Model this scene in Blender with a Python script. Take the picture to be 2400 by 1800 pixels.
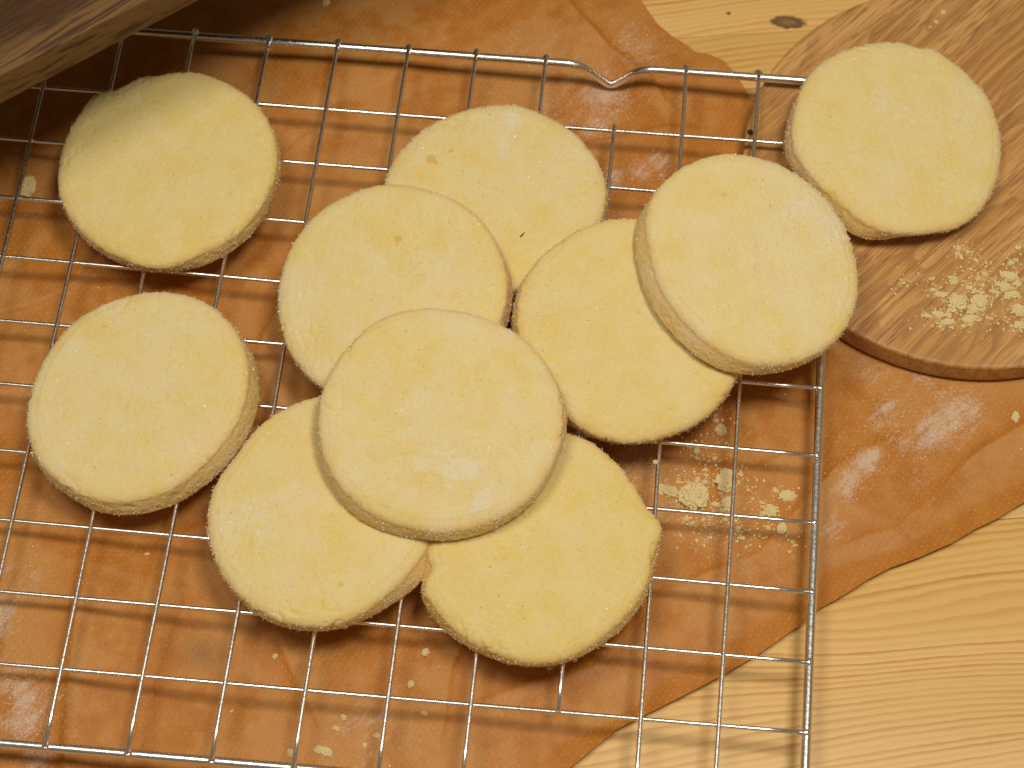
import bpy, bmesh, math, random
import numpy as np
from mathutils import Vector, Matrix
for _o in list(bpy.data.objects): bpy.data.objects.remove(_o)
SC = bpy.context.scene
COL = SC.collection
MM = 0.001
Z0 = 16.5            # height of the rack's grid above the table, mm
rng = np.random.default_rng(7)
R = math.radians

# ------------------------------------------------------------------ camera
cam_d = bpy.data.cameras.new('camera'); cam = bpy.data.objects.new('camera', cam_d); COL.objects.link(cam)
cam.location = (-59.592*MM, -413.841*MM, (580.901+Z0)*MM)
_a, _b, _c = 0.462317, 0.0169217, 0.1026498
cam.rotation_mode = 'XYZ'; cam.rotation_euler = (_a, _b, _c)
cam_d.sensor_width = 36.0; cam_d.lens = 4700/2400*36.0
cam_d.clip_start = 0.02; cam_d.clip_end = 50
cam_d.dof.use_dof = True; cam_d.dof.focus_distance = 0.635; cam_d.dof.aperture_fstop = 16
SC.camera = cam
# ------------------------------------------------------------------ light: a kitchen at night, two pendant lamps hang a metre over the table, faint room light
W = bpy.data.worlds.new('World'); SC.world = W; W.use_nodes = True
_bg = W.node_tree.nodes['Background']; _bg.inputs[0].default_value = (1.0, 0.78, 0.50, 1); _bg.inputs[1].default_value = 0.165
def lamp(name, loc, power, sx, sy, col):
    l = bpy.data.lights.new(name, 'AREA'); l.shape = 'ELLIPSE'; l.size = sx; l.size_y = sy; l.energy = power; l.color = col
    o = bpy.data.objects.new(name, l); COL.objects.link(o); o.location = loc; return o
lamp('pendant_lamp', (0.150, -0.190, 1.0165), 5.2, 0.24, 0.24, (1.0, 0.93, 0.81))
lamp('pendant_lamp', (-0.340, -0.200, 1.0165), 3.4, 0.32, 0.32, (1.0, 0.93, 0.81))
SC.view_settings.view_transform = 'Standard'; SC.view_settings.look = 'None'
SC.view_settings.exposure = 0.0; SC.view_settings.gamma = 1.0
SC.render.engine = 'CYCLES'

# ------------------------------------------------------------------ measured layout (mm, rack corner = origin, x right, y away)
VW={1: (-25.61, 0.00213), 2: (-50.91, -0.00636), 3: (-74.11, 8e-05), 4: (-100.12, 0.00068), 5: (-124.72, 0.00163), 6: (-148.78, 0.00576), 7: (-174.13, 0.0023), 8: (-198.69, 0.00564), 9: (-225.45, -0.0015), 10: (-250.66, -0.00264), 11: (-274.6, -0.0079)}
HW={0: (1.03, 0.00234), 1: (-26.34, 0.00161), 2: (-49.78, -0.00324), 3: (-74.11, -0.00726), 4: (-98.11, -0.01008), 5: (-118.95, 0.00195), 6: (-142.94, -0.0026), 7: (-166.23, -0.0014), 8: (-189.21, 0.00094), 9: (-211.75, 0.00498), 10: (-233.87, 0.00942), 11: (-257.96, 0.01476)}
FR=(0.22, 0.00075)
COOK={
 1:{'c': (-223.06, -60.05), 'z': 18.6, 's': (0.0, 0.0), 'T': 9.0, 'rt': [37.0, 37.1, 37.1, 37.2, 37.2, 37.3, 37.4, 37.5, 37.5, 37.5, 37.5, 37.6, 37.5, 37.5, 37.7, 37.9, 38.0, 38.1, 38.1, 37.8, 37.1, 36.5, 37.6, 37.7, 37.1, 36.7, 36.5, 38.4, 39.5, 39.2, 38.0, 37.7, 37.4, 37.0, 36.6, 36.5, 36.4, 36.5, 36.6, 36.7, 36.7, 36.8, 36.8, 36.8, 36.6, 36.7, 36.9, 37.1, 37.1, 37.1, 37.4, 37.6, 38.1, 38.8, 39.4, 39.5, 39.6, 38.9, 38.1, 37.5, 36.9, 37.0, 37.2, 37.1, 37.0, 37.0, 36.7, 36.6, 36.5, 36.6, 36.8, 36.9], 'rb': [37.3, 37.5, 37.8, 38.0, 37.9, 37.8, 37.7, 37.5, 37.3, 37.2, 37.2, 37.2, 37.2, 37.3, 37.4, 37.6, 37.7, 37.8, 37.6, 37.3, 36.9, 36.8, 37.0, 37.1, 36.9, 36.6, 37.0, 37.9, 38.6, 38.5, 38.0, 37.4, 37.0, 36.7, 36.4, 36.2, 36.2, 36.2, 36.3, 36.4, 36.4, 36.5, 36.5, 36.5, 36.4, 36.5, 36.6, 36.8, 36.9, 37.0, 37.2, 37.4, 37.4, 37.4, 37.6, 37.9, 38.2, 38.3, 38.3, 38.2, 38.2, 38.1, 38.0, 37.9, 38.0, 38.0, 37.7, 37.3, 37.0, 36.9, 37.0, 37.1], 'dust': [(-7.2, -34.9, 1.3, 0.6), (-5.9, 14.4, 3.1, 0.4), (27.5, 7.7, 3.6, 0.3), (0.2, 32.0, 2.7, 0.4)], 'spot': [(24.7, 16.1, 0.4, 0.7), (-31.7, -11.9, 1.1, 0.4)]},
 2:{'c': (-216.48, -146.41), 'z': 18.6, 's': (0.0, 0.0), 'T': 10.0, 'rt': [34.1, 34.4, 34.8, 35.2, 35.6, 36.0, 36.4, 36.6, 36.9, 37.2, 37.5, 37.7, 37.8, 37.9, 37.8, 37.8, 37.6, 37.3, 37.0, 36.7, 36.3, 35.9, 35.7, 35.4, 35.2, 34.9, 34.8, 34.7, 34.7, 34.2, 33.8, 33.6, 33.5, 33.5, 33.6, 33.7, 33.9, 34.2, 34.5, 34.9, 35.4, 35.9, 36.4, 36.9, 37.2, 37.4, 37.5, 37.5, 37.6, 37.7, 37.7, 37.9, 38.0, 37.9, 37.7, 37.4, 37.0, 36.5, 36.1, 35.7, 35.2, 34.6, 34.1, 33.6, 33.3, 33.0, 33.0, 33.1, 33.3, 33.5, 33.7, 33.9], 'rb': [37.2, 37.4, 37.7, 37.9, 38.0, 38.3, 38.6, 38.9, 39.0, 38.9, 38.7, 38.4, 38.1, 37.8, 37.6, 37.4, 37.2, 37.0, 36.7, 36.4, 36.0, 35.7, 35.4, 35.1, 34.9, 34.7, 34.5, 34.4, 34.2, 33.9, 33.6, 33.4, 33.3, 33.2, 33.3, 33.5, 33.7, 33.9, 34.2, 34.6, 35.1, 35.8, 36.5, 37.2, 37.7, 38.1, 38.3, 38.3, 38.3, 38.4, 38.7, 39.0, 39.2, 39.3, 39.1, 38.9, 38.7, 38.4, 38.0, 37.6, 37.1, 36.8, 36.5, 36.3, 36.1, 36.1, 36.1, 36.1, 36.3, 36.5, 36.7, 36.9], 'dust': [(-22.6, 15.1, 2.7, 1), (-24.8, 11.6, 2.2, 0.9), (0.8, 20.3, 2.2, 0.9), (-2.7, 20.5, 2.0, 0.7), (9.0, 23.5, 1.7, 0.8), (14.5, 25.7, 2.0, 0.5), (-10.0, -2.0, 3.0, 0.7), (9.4, -0.2, 2.5, 0.8), (-7.2, -23.6, 3.0, 0.5), (3.4, -24.2, 2.5, 0.5), (-21.1, -25.5, 2.5, 0.6), (6.3, -29.5, 2.5, 0.5), (25.8, 2.5, 3.0, 0.5), (-24.5, -11.3, 3.0, 0.4)], 'spot': [(-11.5, 18.3, 0.3, 1.2)]},
 3:{'c': (-111.32, -62.81), 'z': 18.6, 's': (0.0, 0.0), 'T': 9.0, 'rt': [36.7, 37.1, 37.3, 37.4, 37.4, 37.3, 37.1, 36.9, 36.8, 36.9, 37.0, 36.9, 36.7, 36.6, 36.5, 37.1, 37.5, 37.4, 37.2, 36.9, 36.6, 36.6, 36.5, 36.4, 36.3, 36.4, 36.5, 36.7, 36.7, 36.8, 36.7, 36.9, 37.5, 37.5, 37.0, 37.3, 37.3, 37.3, 37.2, 37.0, 36.9, 36.7, 36.5, 36.4, 36.3, 36.2, 36.1, 36.1, 36.1, 36.2, 36.2, 36.3, 36.3, 36.4, 36.3, 36.2, 36.1, 36.0, 35.8, 35.6, 35.5, 35.3, 35.2, 35.2, 35.2, 35.3, 35.4, 35.6, 35.8, 36.0, 36.3, 36.2], 'rb': [37.5, 37.9, 38.2, 38.1, 37.9, 37.6, 37.2, 36.9, 36.6, 36.6, 36.6, 36.5, 36.4, 36.4, 36.5, 36.8, 37.0, 37.0, 36.9, 36.6, 36.4, 36.3, 36.2, 36.1, 36.1, 36.1, 36.2, 36.4, 36.4, 36.4, 36.5, 36.7, 37.0, 37.0, 37.0, 37.0, 37.0, 37.0, 36.9, 36.7, 36.6, 36.4, 36.2, 36.1, 36.0, 35.9, 35.8, 35.8, 35.9, 35.9, 35.9, 36.0, 36.0, 36.0, 36.0, 35.9, 35.8, 35.7, 35.5, 35.4, 35.2, 35.1, 35.0, 34.9, 34.9, 35.0, 35.1, 35.4, 35.7, 36.2, 36.6, 37.0], 'dust': [(1.7, 35.0, 3.0, 1), (3.5, 30.4, 2.6, 1), (0.6, 24.9, 3.9, 0.9), (-6.1, 25.9, 3.9, 0.5), (1.1, 19.8, 2.6, 0.9), (2.1, 14.7, 2.2, 1), (14.8, 0.6, 2.2, 0.9), (14.2, 10.7, 3.4, 0.5), (18.3, -0.1, 1.7, 0.6), (10.4, -7.3, 2.6, 0.3)], 'spot': [(-22.8, 11.9, 1.7, 1), (-20.9, 10.5, 1.1, 0.8), (-16.5, 15.6, 1.2, 0.8), (-5.0, 31.7, 0.9, 0.8), (-5.0, 29.9, 0.4, 0.7), (-4.8, 6.7, 1.1, 0.6), (-2.1, 1.6, 1.1, 0.4), (33.0, 7.9, 1.3, 0.5)]},
 4:{'c': (-139.72, -104.33), 'z': 25.29, 's': (0.085, 0.13), 'T': 9.0, 'rt': [38.0, 37.8, 37.6, 37.4, 37.2, 37.2, 37.2, 37.2, 37.4, 37.5, 37.6, 37.6, 37.5, 37.2, 37.0, 37.1, 37.2, 37.5, 37.9, 38.1, 38.3, 38.4, 38.3, 38.1, 38.0, 38.0, 37.9, 37.9, 37.9, 37.8, 37.7, 37.6, 37.4, 37.2, 37.0, 36.9, 36.8, 36.9, 36.9, 37.0, 37.1, 37.2, 37.4, 37.5, 37.7, 37.8, 38.0, 38.1, 38.4, 38.4, 38.4, 38.4, 38.5, 38.4, 38.4, 38.3, 38.3, 38.2, 38.1, 38.1, 38.0, 38.0, 38.0, 37.9, 37.9, 37.9, 37.9, 37.8, 37.8, 37.6, 37.7, 37.9], 'rb': [38.8, 38.8, 38.8, 38.7, 38.4, 38.0, 37.7, 37.4, 37.3, 37.2, 37.2, 37.2, 37.1, 37.0, 36.8, 36.8, 37.0, 37.2, 37.5, 37.8, 37.9, 38.0, 38.0, 37.9, 37.7, 37.7, 37.6, 37.6, 37.6, 37.5, 37.4, 37.2, 37.1, 36.9, 36.7, 36.6, 36.6, 36.6, 36.6, 36.7, 36.8, 36.9, 37.1, 37.2, 37.4, 37.5, 37.7, 37.9, 38.0, 38.1, 38.1, 38.1, 38.1, 38.1, 38.1, 38.0, 38.0, 37.9, 37.9, 37.8, 37.7, 37.7, 37.7, 37.6, 37.7, 37.8, 38.0, 38.2, 38.4, 38.5, 38.7, 38.8], 'dust': [(0.5, -5.5, 2.0, 1), (-2.3, -7.7, 2.2, 0.8), (-20.1, -12.1, 2.7, 0.8), (-12.4, -16.8, 2.7, 0.8), (-28.6, 5.5, 3.6, 0.5), (-21.9, 2.1, 3.1, 0.4), (33.3, 8.1, 0.8, 1), (33.2, 4.9, 0.9, 1), (32.9, 1.6, 0.9, 1), (32.1, -5.3, 1.1, 1), (5.9, 8.4, 1.8, 0.7), (11.0, 5.8, 1.8, 0.7), (21.4, -1.6, 1.8, 0.5), (-7.6, 21.4, 2.7, 0.3), (-16.4, -22.9, 2.2, 0.5)], 'spot': [(0.8, 17.5, 1.3, 0.9), (0.6, 15.9, 0.7, 0.9), (7.2, 14.5, 0.6, 0.9), (-6.7, 10.2, 0.9, 0.4)]},
 5:{'c': (-118.47, -151.3), 'z': 32.0, 's': (0.0, 0.1), 'T': 9.5, 'rt': [37.9, 37.9, 38.0, 37.9, 37.8, 37.5, 37.3, 37.1, 37.0, 36.8, 36.7, 36.5, 36.1, 35.9, 35.6, 35.8, 36.3, 36.4, 35.5, 36.2, 36.8, 37.2, 37.6, 37.8, 38.1, 38.2, 38.1, 38.0, 37.8, 37.7, 37.6, 37.4, 37.4, 37.5, 37.6, 37.7, 37.5, 37.3, 37.3, 37.4, 37.4, 37.4, 37.4, 37.2, 37.0, 37.0, 37.0, 36.9, 36.8, 36.5, 36.2, 36.0, 36.0, 36.0, 36.2, 36.4, 36.5, 36.6, 36.6, 36.6, 36.6, 37.0, 37.5, 37.7, 37.8, 37.9, 37.9, 37.8, 37.7, 37.7, 37.8, 37.9], 'rb': [39.0, 39.2, 39.4, 39.3, 39.0, 38.5, 37.9, 37.4, 36.9, 36.6, 36.4, 36.1, 35.9, 35.6, 35.5, 35.6, 35.8, 35.8, 35.7, 35.9, 36.4, 36.9, 37.2, 37.5, 37.7, 37.8, 37.8, 37.7, 37.5, 37.4, 37.3, 37.2, 37.3, 37.6, 38.1, 38.5, 38.7, 38.9, 38.9, 38.9, 38.8, 38.9, 39.0, 39.2, 39.3, 39.4, 39.4, 39.4, 39.1, 38.6, 38.1, 37.6, 37.3, 37.2, 37.1, 37.2, 37.3, 37.5, 37.6, 37.7, 37.6, 37.6, 37.7, 37.8, 37.9, 37.9, 37.9, 38.0, 38.1, 38.2, 38.4, 38.7], 'dust': [(-18.7, 35.7, 2.3, 0.9), (-21.4, 33.7, 2.1, 0.6), (-0.7, -9.6, 6.2, 0.8), (8.1, -11.8, 7.7, 0.6), (8.6, -16.7, 2.6, 0.9), (-4.2, -16.9, 2.1, 1), (5.0, -18.5, 1.5, 1), (6.0, -22.8, 1.0, 1), (13.3, -16.3, 3.1, 0.8), (16.5, -24.3, 2.6, 1), (15.4, -27.4, 1.8, 1), (30.5, -3.7, 1.5, 0.8), (29.6, -9.3, 2.1, 0.7), (11.0, -30.2, 2.1, 0.8), (-7.5, -4.7, 1.5, 0.6), (-30.9, 9.4, 2.1, 0.4), (-20.4, -27.2, 2.1, 0.5), (5.3, -37.5, 3.6, 0.6), (19.4, -29.4, 5.2, 0.5)], 'spot': [(-13.4, -0.5, 0.4, 1.2), (17.0, -10.9, 0.4, 0.8)]},
 6:{'c': (-152.31, -180.44), 'z': 18.6, 's': (0.0, 0.0), 'T': 9.5, 'rt': [35.5, 35.8, 36.0, 36.1, 36.2, 36.4, 36.5, 36.6, 36.7, 36.9, 37.2, 37.5, 37.8, 38.2, 38.6, 38.9, 39.2, 39.3, 39.4, 39.3, 39.5, 38.7, 37.9, 37.5, 37.0, 36.3, 35.9, 35.5, 34.5, 33.6, 33.3, 33.1, 33.4, 34.1, 34.6, 34.8, 35.0, 35.0, 35.1, 35.2, 35.4, 35.5, 35.6, 35.7, 35.9, 36.1, 36.4, 36.8, 37.0, 37.2, 37.3, 37.3, 37.5, 37.7, 37.8, 37.8, 37.5, 37.1, 36.8, 36.4, 35.7, 35.0, 34.5, 34.2, 34.2, 34.4, 34.3, 34.4, 34.4, 34.7, 35.0, 35.3], 'rb': [37.5, 37.2, 36.8, 36.4, 36.2, 36.1, 36.2, 36.3, 36.4, 36.6, 36.9, 37.2, 37.5, 37.9, 38.2, 38.6, 38.8, 39.0, 39.0, 39.0, 38.8, 38.4, 37.8, 37.2, 36.6, 36.1, 35.5, 35.0, 34.2, 33.5, 33.1, 33.0, 33.3, 33.8, 34.2, 34.5, 34.6, 34.7, 34.8, 34.9, 35.1, 35.2, 35.3, 35.5, 35.6, 35.9, 36.3, 36.7, 37.0, 37.2, 37.2, 37.3, 37.3, 37.3, 37.2, 37.1, 37.0, 36.8, 36.6, 36.3, 36.0, 35.7, 35.7, 36.0, 36.4, 36.9, 37.2, 37.4, 37.5, 37.7, 37.8, 37.8], 'dust': [(-24.8, -6.0, 6.2, 0.9), (-30.1, -9.0, 3.1, 0.8), (-15.9, -1.5, 4.6, 0.7), (-15.1, -12.7, 3.6, 0.8), (-8.9, -25.3, 2.6, 0.8), (-5.5, -28.9, 2.1, 0.7), (-9.0, 7.0, 4.6, 0.5), (-6.0, -0.0, 3.1, 0.5), (-5.6, 16.3, 3.1, 0.4)], 'spot': [(9.5, -24.5, 1.5, 0.6)]},
 7:{'c': (-85.21, -184.79), 'z': 18.6, 's': (0.0, 0.0), 'T': 9.0, 'rt': [35.5, 36.5, 38.2, 39.0, 36.7, 35.5, 35.4, 35.4, 35.7, 35.9, 36.2, 36.5, 36.9, 37.4, 37.9, 38.1, 37.9, 38.4, 38.6, 38.8, 38.8, 38.6, 38.3, 37.7, 37.0, 36.2, 35.3, 34.4, 33.6, 32.8, 32.1, 31.7, 31.4, 31.3, 31.5, 31.8, 32.2, 32.8, 33.4, 34.0, 32.1, 35.9, 37.7, 37.2, 37.0, 37.0, 37.1, 37.2, 37.4, 37.3, 37.2, 37.2, 37.5, 37.7, 38.0, 38.2, 38.0, 37.7, 37.4, 37.0, 36.6, 36.1, 35.7, 35.4, 35.2, 35.3, 35.5, 35.5, 35.6, 35.6, 35.5, 35.3], 'rb': [36.4, 37.1, 37.9, 37.9, 36.9, 35.8, 35.2, 35.2, 35.4, 35.6, 35.9, 36.2, 36.6, 37.1, 37.4, 37.6, 37.8, 38.0, 38.3, 38.4, 38.4, 38.2, 37.9, 37.4, 36.7, 35.9, 35.0, 34.1, 33.3, 32.5, 31.9, 31.5, 31.2, 31.1, 31.3, 31.7, 32.4, 33.5, 34.5, 35.2, 36.3, 37.9, 39.0, 39.1, 38.7, 38.4, 38.2, 37.9, 37.7, 37.6, 37.5, 37.5, 37.6, 37.6, 37.6, 37.6, 37.5, 37.4, 37.1, 36.9, 36.6, 36.3, 36.2, 36.1, 36.1, 36.1, 36.2, 36.3, 36.4, 36.4, 36.2, 36.2], 'dust': [(15.8, 10.4, 2.7, 0.8), (10.6, 2.5, 1.9, 0.9), (20.0, 24.3, 3.2, 0.6), (-10.3, -8.4, 2.1, 0.6), (-0.9, -0.2, 2.1, 0.4), (24.1, 10.7, 2.1, 0.5), (15.0, -3.4, 2.7, 0.5), (5.5, 20.2, 3.2, 0.4)], 'spot': []},
 8:{'c': (-62.43, -109.54), 'z': 24.17, 's': (-0.05, 0.11), 'T': 9.0, 'rt': [36.8, 36.8, 36.8, 36.8, 36.8, 36.8, 36.9, 37.0, 37.0, 37.2, 37.3, 37.4, 37.6, 37.7, 37.8, 37.9, 37.9, 38.0, 37.9, 37.9, 37.9, 37.9, 37.9, 37.8, 37.6, 37.4, 37.2, 37.2, 37.3, 37.4, 37.5, 37.7, 37.7, 37.6, 37.4, 37.0, 36.7, 36.2, 36.4, 36.1, 36.0, 35.8, 35.8, 35.8, 35.9, 36.0, 36.2, 36.5, 36.8, 37.0, 37.2, 37.6, 38.2, 38.7, 38.8, 38.7, 38.3, 37.7, 37.7, 37.6, 37.6, 37.5, 37.4, 37.3, 37.3, 37.0, 36.6, 36.6, 36.8, 36.8, 36.8, 36.8], 'rb': [36.6, 36.6, 36.5, 36.5, 36.5, 36.5, 36.6, 36.7, 36.8, 36.9, 37.0, 37.1, 37.3, 37.4, 37.5, 37.6, 37.6, 37.6, 37.6, 37.6, 37.6, 37.6, 37.5, 37.5, 37.3, 37.1, 37.0, 37.0, 37.3, 37.7, 38.2, 38.7, 39.0, 39.1, 39.0, 38.7, 38.5, 38.3, 37.8, 37.3, 36.6, 36.1, 35.7, 35.6, 35.7, 35.9, 36.2, 36.6, 36.9, 37.1, 37.2, 37.4, 37.5, 37.5, 37.3, 37.0, 36.8, 36.5, 36.3, 36.3, 36.3, 36.4, 36.5, 36.6, 36.7, 36.7, 36.8, 36.9, 36.9, 36.8, 36.7, 36.7], 'dust': [(-30.1, 7.1, 3.6, 0.7), (-13.4, 26.3, 3.1, 0.6), (-17.7, 18.7, 2.6, 0.6), (-31.8, -1.1, 1.5, 0.7), (-7.9, 19.8, 3.6, 0.4), (-4.5, 3.1, 2.6, 0.3), (-17.1, -27.1, 2.6, 0.4)], 'spot': [(3.0, -9.8, 0.5, 0.5)]},
 9:{'c': (-26.61, -85.83), 'z': 33.16, 's': (-0.15, 0.05), 'T': 9.5, 'rt': [34.3, 33.9, 33.6, 33.3, 33.3, 33.4, 33.5, 33.4, 33.4, 33.5, 33.6, 33.9, 34.1, 34.4, 34.8, 35.2, 35.5, 35.8, 36.2, 36.5, 37.0, 37.4, 37.7, 37.7, 37.6, 37.5, 37.5, 37.6, 37.6, 37.5, 37.4, 37.2, 36.9, 36.6, 35.7, 34.8, 34.0, 33.1, 32.8, 32.6, 32.5, 32.6, 32.7, 32.7, 32.8, 32.9, 32.9, 33.0, 33.6, 34.3, 35.0, 35.5, 36.0, 36.6, 37.2, 37.4, 37.6, 37.8, 37.8, 37.8, 37.8, 37.8, 37.7, 37.7, 37.5, 37.3, 37.0, 36.5, 36.0, 35.6, 35.2, 34.7], 'rb': [34.0, 33.6, 33.3, 33.1, 33.1, 33.1, 33.1, 33.1, 33.1, 33.2, 33.4, 33.6, 33.8, 34.1, 34.5, 34.9, 35.2, 35.5, 35.9, 36.3, 36.7, 37.0, 37.3, 37.3, 37.3, 37.3, 37.2, 37.3, 37.4, 37.6, 37.9, 38.2, 38.4, 38.4, 38.1, 37.6, 36.9, 36.3, 35.9, 35.7, 35.6, 35.6, 35.7, 35.7, 35.8, 35.9, 36.0, 36.2, 36.6, 37.3, 37.8, 38.3, 38.5, 38.7, 38.6, 38.3, 38.1, 38.0, 37.9, 37.8, 37.7, 37.6, 37.5, 37.2, 37.0, 36.8, 36.5, 36.2, 35.8, 35.3, 34.9, 34.4], 'dust': [(23.7, 19.0, 6.9, 0.9), (26.4, 10.9, 4.4, 0.9), (22.5, 0.2, 3.4, 1), (14.8, 24.5, 5.9, 0.8), (9.6, 11.1, 2.9, 0.7), (10.3, 17.2, 3.9, 0.6), (27.9, -14.6, 2.5, 0.7), (18.5, -5.8, 2.0, 0.6), (17.4, -2.3, 1.5, 0.7), (-0.2, 17.4, 3.9, 0.3)], 'spot': [(-11.1, 19.5, 1.5, 0.6), (4.3, 18.0, 0.9, 0.7), (-12.9, 25.4, 2.0, 0.35), (-27.8, -10.2, 0.7, 0.5)]},
 10:{'c': (21.85, -23.48), 'z': 16.1, 's': (-0.13, 0.0), 'T': 9.0, 'rt': [35.4, 35.5, 35.6, 35.8, 36.0, 36.3, 36.8, 37.3, 37.2, 37.1, 37.4, 37.7, 38.0, 38.2, 38.9, 39.2, 37.4, 37.8, 38.3, 38.0, 37.8, 37.6, 37.3, 37.0, 37.0, 37.0, 37.0, 36.9, 36.9, 36.9, 36.9, 36.6, 36.5, 36.4, 36.3, 36.3, 36.6, 36.9, 37.2, 37.5, 37.8, 37.5, 37.2, 36.8, 36.4, 36.2, 36.1, 36.2, 36.8, 37.4, 38.0, 38.7, 38.9, 38.9, 38.7, 38.4, 38.2, 38.0, 37.9, 38.3, 38.6, 38.4, 38.2, 37.8, 37.4, 36.9, 36.5, 36.2, 35.9, 35.6, 35.5, 35.3], 'rb': [35.2, 35.2, 35.3, 35.5, 35.7, 36.1, 36.5, 36.8, 36.9, 37.0, 37.1, 37.4, 37.7, 38.1, 38.4, 38.2, 37.8, 37.6, 37.7, 37.7, 37.5, 37.2, 37.0, 36.8, 36.7, 36.7, 36.6, 36.6, 36.6, 36.5, 36.5, 36.4, 36.4, 36.6, 36.9, 37.2, 37.7, 38.3, 38.7, 39.1, 39.2, 38.9, 38.4, 37.7, 37.1, 36.9, 37.3, 38.2, 39.2, 40.2, 40.9, 41.0, 40.2, 38.8, 37.1, 35.9, 35.2, 35.1, 35.3, 35.8, 36.4, 36.7, 36.8, 36.7, 36.6, 36.6, 36.6, 36.5, 36.2, 35.9, 35.6, 35.3], 'dust': [(-7.5, 12.1, 4.0, 0.7), (3.1, 21.2, 3.1, 0.7), (-1.8, 8.2, 5.4, 0.6), (-17.9, -9.9, 3.6, 0.8), (-13.7, -14.5, 2.7, 0.7), (-4.7, -8.6, 2.7, 0.6), (14.0, -4.2, 1.8, 0.9), (16.9, -25.0, 1.8, 0.8), (6.3, -10.9, 2.7, 0.6), (11.2, 6.1, 2.7, 0.6), (22.7, 21.5, 3.1, 0.7), (-8.9, 15.2, 2.7, 0.5), (26.0, -17.6, 2.7, 0.5), (-5.7, -24.7, 3.1, 0.4), (12.3, -16.3, 5.4, 0.4)], 'spot': []},
}
CRUMB_P=[(-37.7, -154.6, 8.4, 8.2), (-46.0, -153.5, 8.0, 3.5), (-27.6, -148.2, 6.5, 7.1), (-26.7, -156.0, 3.0, 3.7), (-30.6, -156.9, 3.2, 2.7), (-34.1, -149.2, 2.7, 2.0), (-36.8, -148.8, 2.2, 2.8), (-42.8, -149.9, 2.2, 1.5), (-37.5, -138.4, 3.0, 3.1), (-37.3, -140.9, 1.5, 1.8), (-30.2, -129.9, 3.8, 3.6), (-32.1, -126.7, 2.5, 2.1), (-34.3, -144.8, 2.2, 1.5), (-31.6, -140.6, 2.0, 2.0), (-7.6, -151.4, 5.5, 3.3), (-11.6, -149.9, 2.0, 2.3), (-12.8, -157.3, 3.2, 3.7), (-15.6, -154.9, 2.5, 1.3), (-15.2, -158.6, 2.5, 1.7), (-13.3, -163.3, 2.2, 2.0), (-9.1, -163.4, 2.7, 3.7), (-39.2, -162.6, 3.0, 2.2), (-37.6, -164.3, 2.7, 2.2), (-27.1, -161.9, 2.0, 1.7), (-34.0, -162.6, 1.7, 1.5), (-20.3, -150.9, 1.7, 1.5), (-5.5, -167.3, 1.5, 1.5), (-22.8, -165.0, 2.2, 3.2), (-21.7, -167.6, 2.5, 2.0), (-35.5, -169.7, 1.7, 1.7), (-27.3, -158.5, 2.2, 1.7), (-22.8, -145.5, 1.7, 3.0), (-117.0, -215.6, 3.5, 3.6), (-120.5, -225.9, 2.4, 3.6), (-139.8, -238.2, 2.4, 2.5), (-115.1, -234.8, 2.6, 1.8), (-128.9, -242.9, 2.6, 2.5), (-132.0, -246.2, 1.8, 2.5), (-163.9, -220.6, 2.4, 2.3), (-209.4, -191.6, 2.2, 1.1), (-174.5, -239.4, 1.8, 1.0), (-144.2, -249.3, 6.0, 2.5), (-154.4, -250.8, 2.9, 3.2), (-141.6, -241.8, 3.1, 2.0), (-277.1, -58.9, 5.1, 7.5), (-183.9, 30.4, 2.8, 6.1), (65.6, -115.8, 2.4, 3.5), (-78.2, -216.4, 2.0, 1.5)]
CRUMB_B=[(43.4, -72.1, 2.7, 3.1), (36.5, -76.3, 2.5, 2.1), (36.5, -72.1, 2.1, 2.1), (44.9, -59.5, 2.1, 2.7), (45.1, -61.9, 1.5, 1.5), (48.2, -60.7, 1.9, 2.3), (50.7, -63.4, 2.3, 1.7), (53.7, -68.7, 2.7, 2.3), (51.6, -70.5, 2.3, 1.7), (39.2, -77.8, 3.6, 2.0), (44.8, -81.3, 6.5, 5.7), (43.4, -78.8, 3.4, 2.9), (51.8, -79.5, 4.6, 4.9), (49.7, -82.4, 3.8, 3.3), (48.4, -74.3, 2.9, 1.9), (50.7, -75.5, 2.9, 1.4), (38.5, -85.4, 3.6, 2.2), (34.7, -86.4, 3.0, 1.6), (41.6, -85.3, 2.3, 2.0), (41.6, -87.9, 4.9, 2.0), (48.6, -86.4, 3.8, 3.0), (54.1, -77.3, 2.5, 2.0), (56.8, -75.1, 3.4, 2.1), (60.2, -72.6, 4.6, 2.7), (61.8, -68.6, 5.0, 2.9), (64.4, -71.3, 3.1, 3.7), (62.8, -75.9, 5.7, 2.7), (64.7, -81.4, 4.8, 4.1), (62.6, -63.4, 3.1, 2.1), (65.1, -57.6, 2.7, 2.3), (65.2, -87.2, 3.8, 2.8), (51.0, -85.1, 2.9, 1.2), (55.6, -85.3, 2.7, 1.4), (27.1, -74.5, 1.2, 1.2), (62.4, -87.5, 1.5, 1.6), (57.7, -71.9, 2.3, 1.4), (46.9, -89.0, 3.0, 1.4), (39.3, -89.7, 2.7, 1.2), (64.1, -62.2, 2.3, 1.7), (39.1, 38.1, 2.1, 2.8), (36.7, 33.7, 2.1, 2.1), (34.5, 31.4, 1.2, 1.0)]
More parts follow.
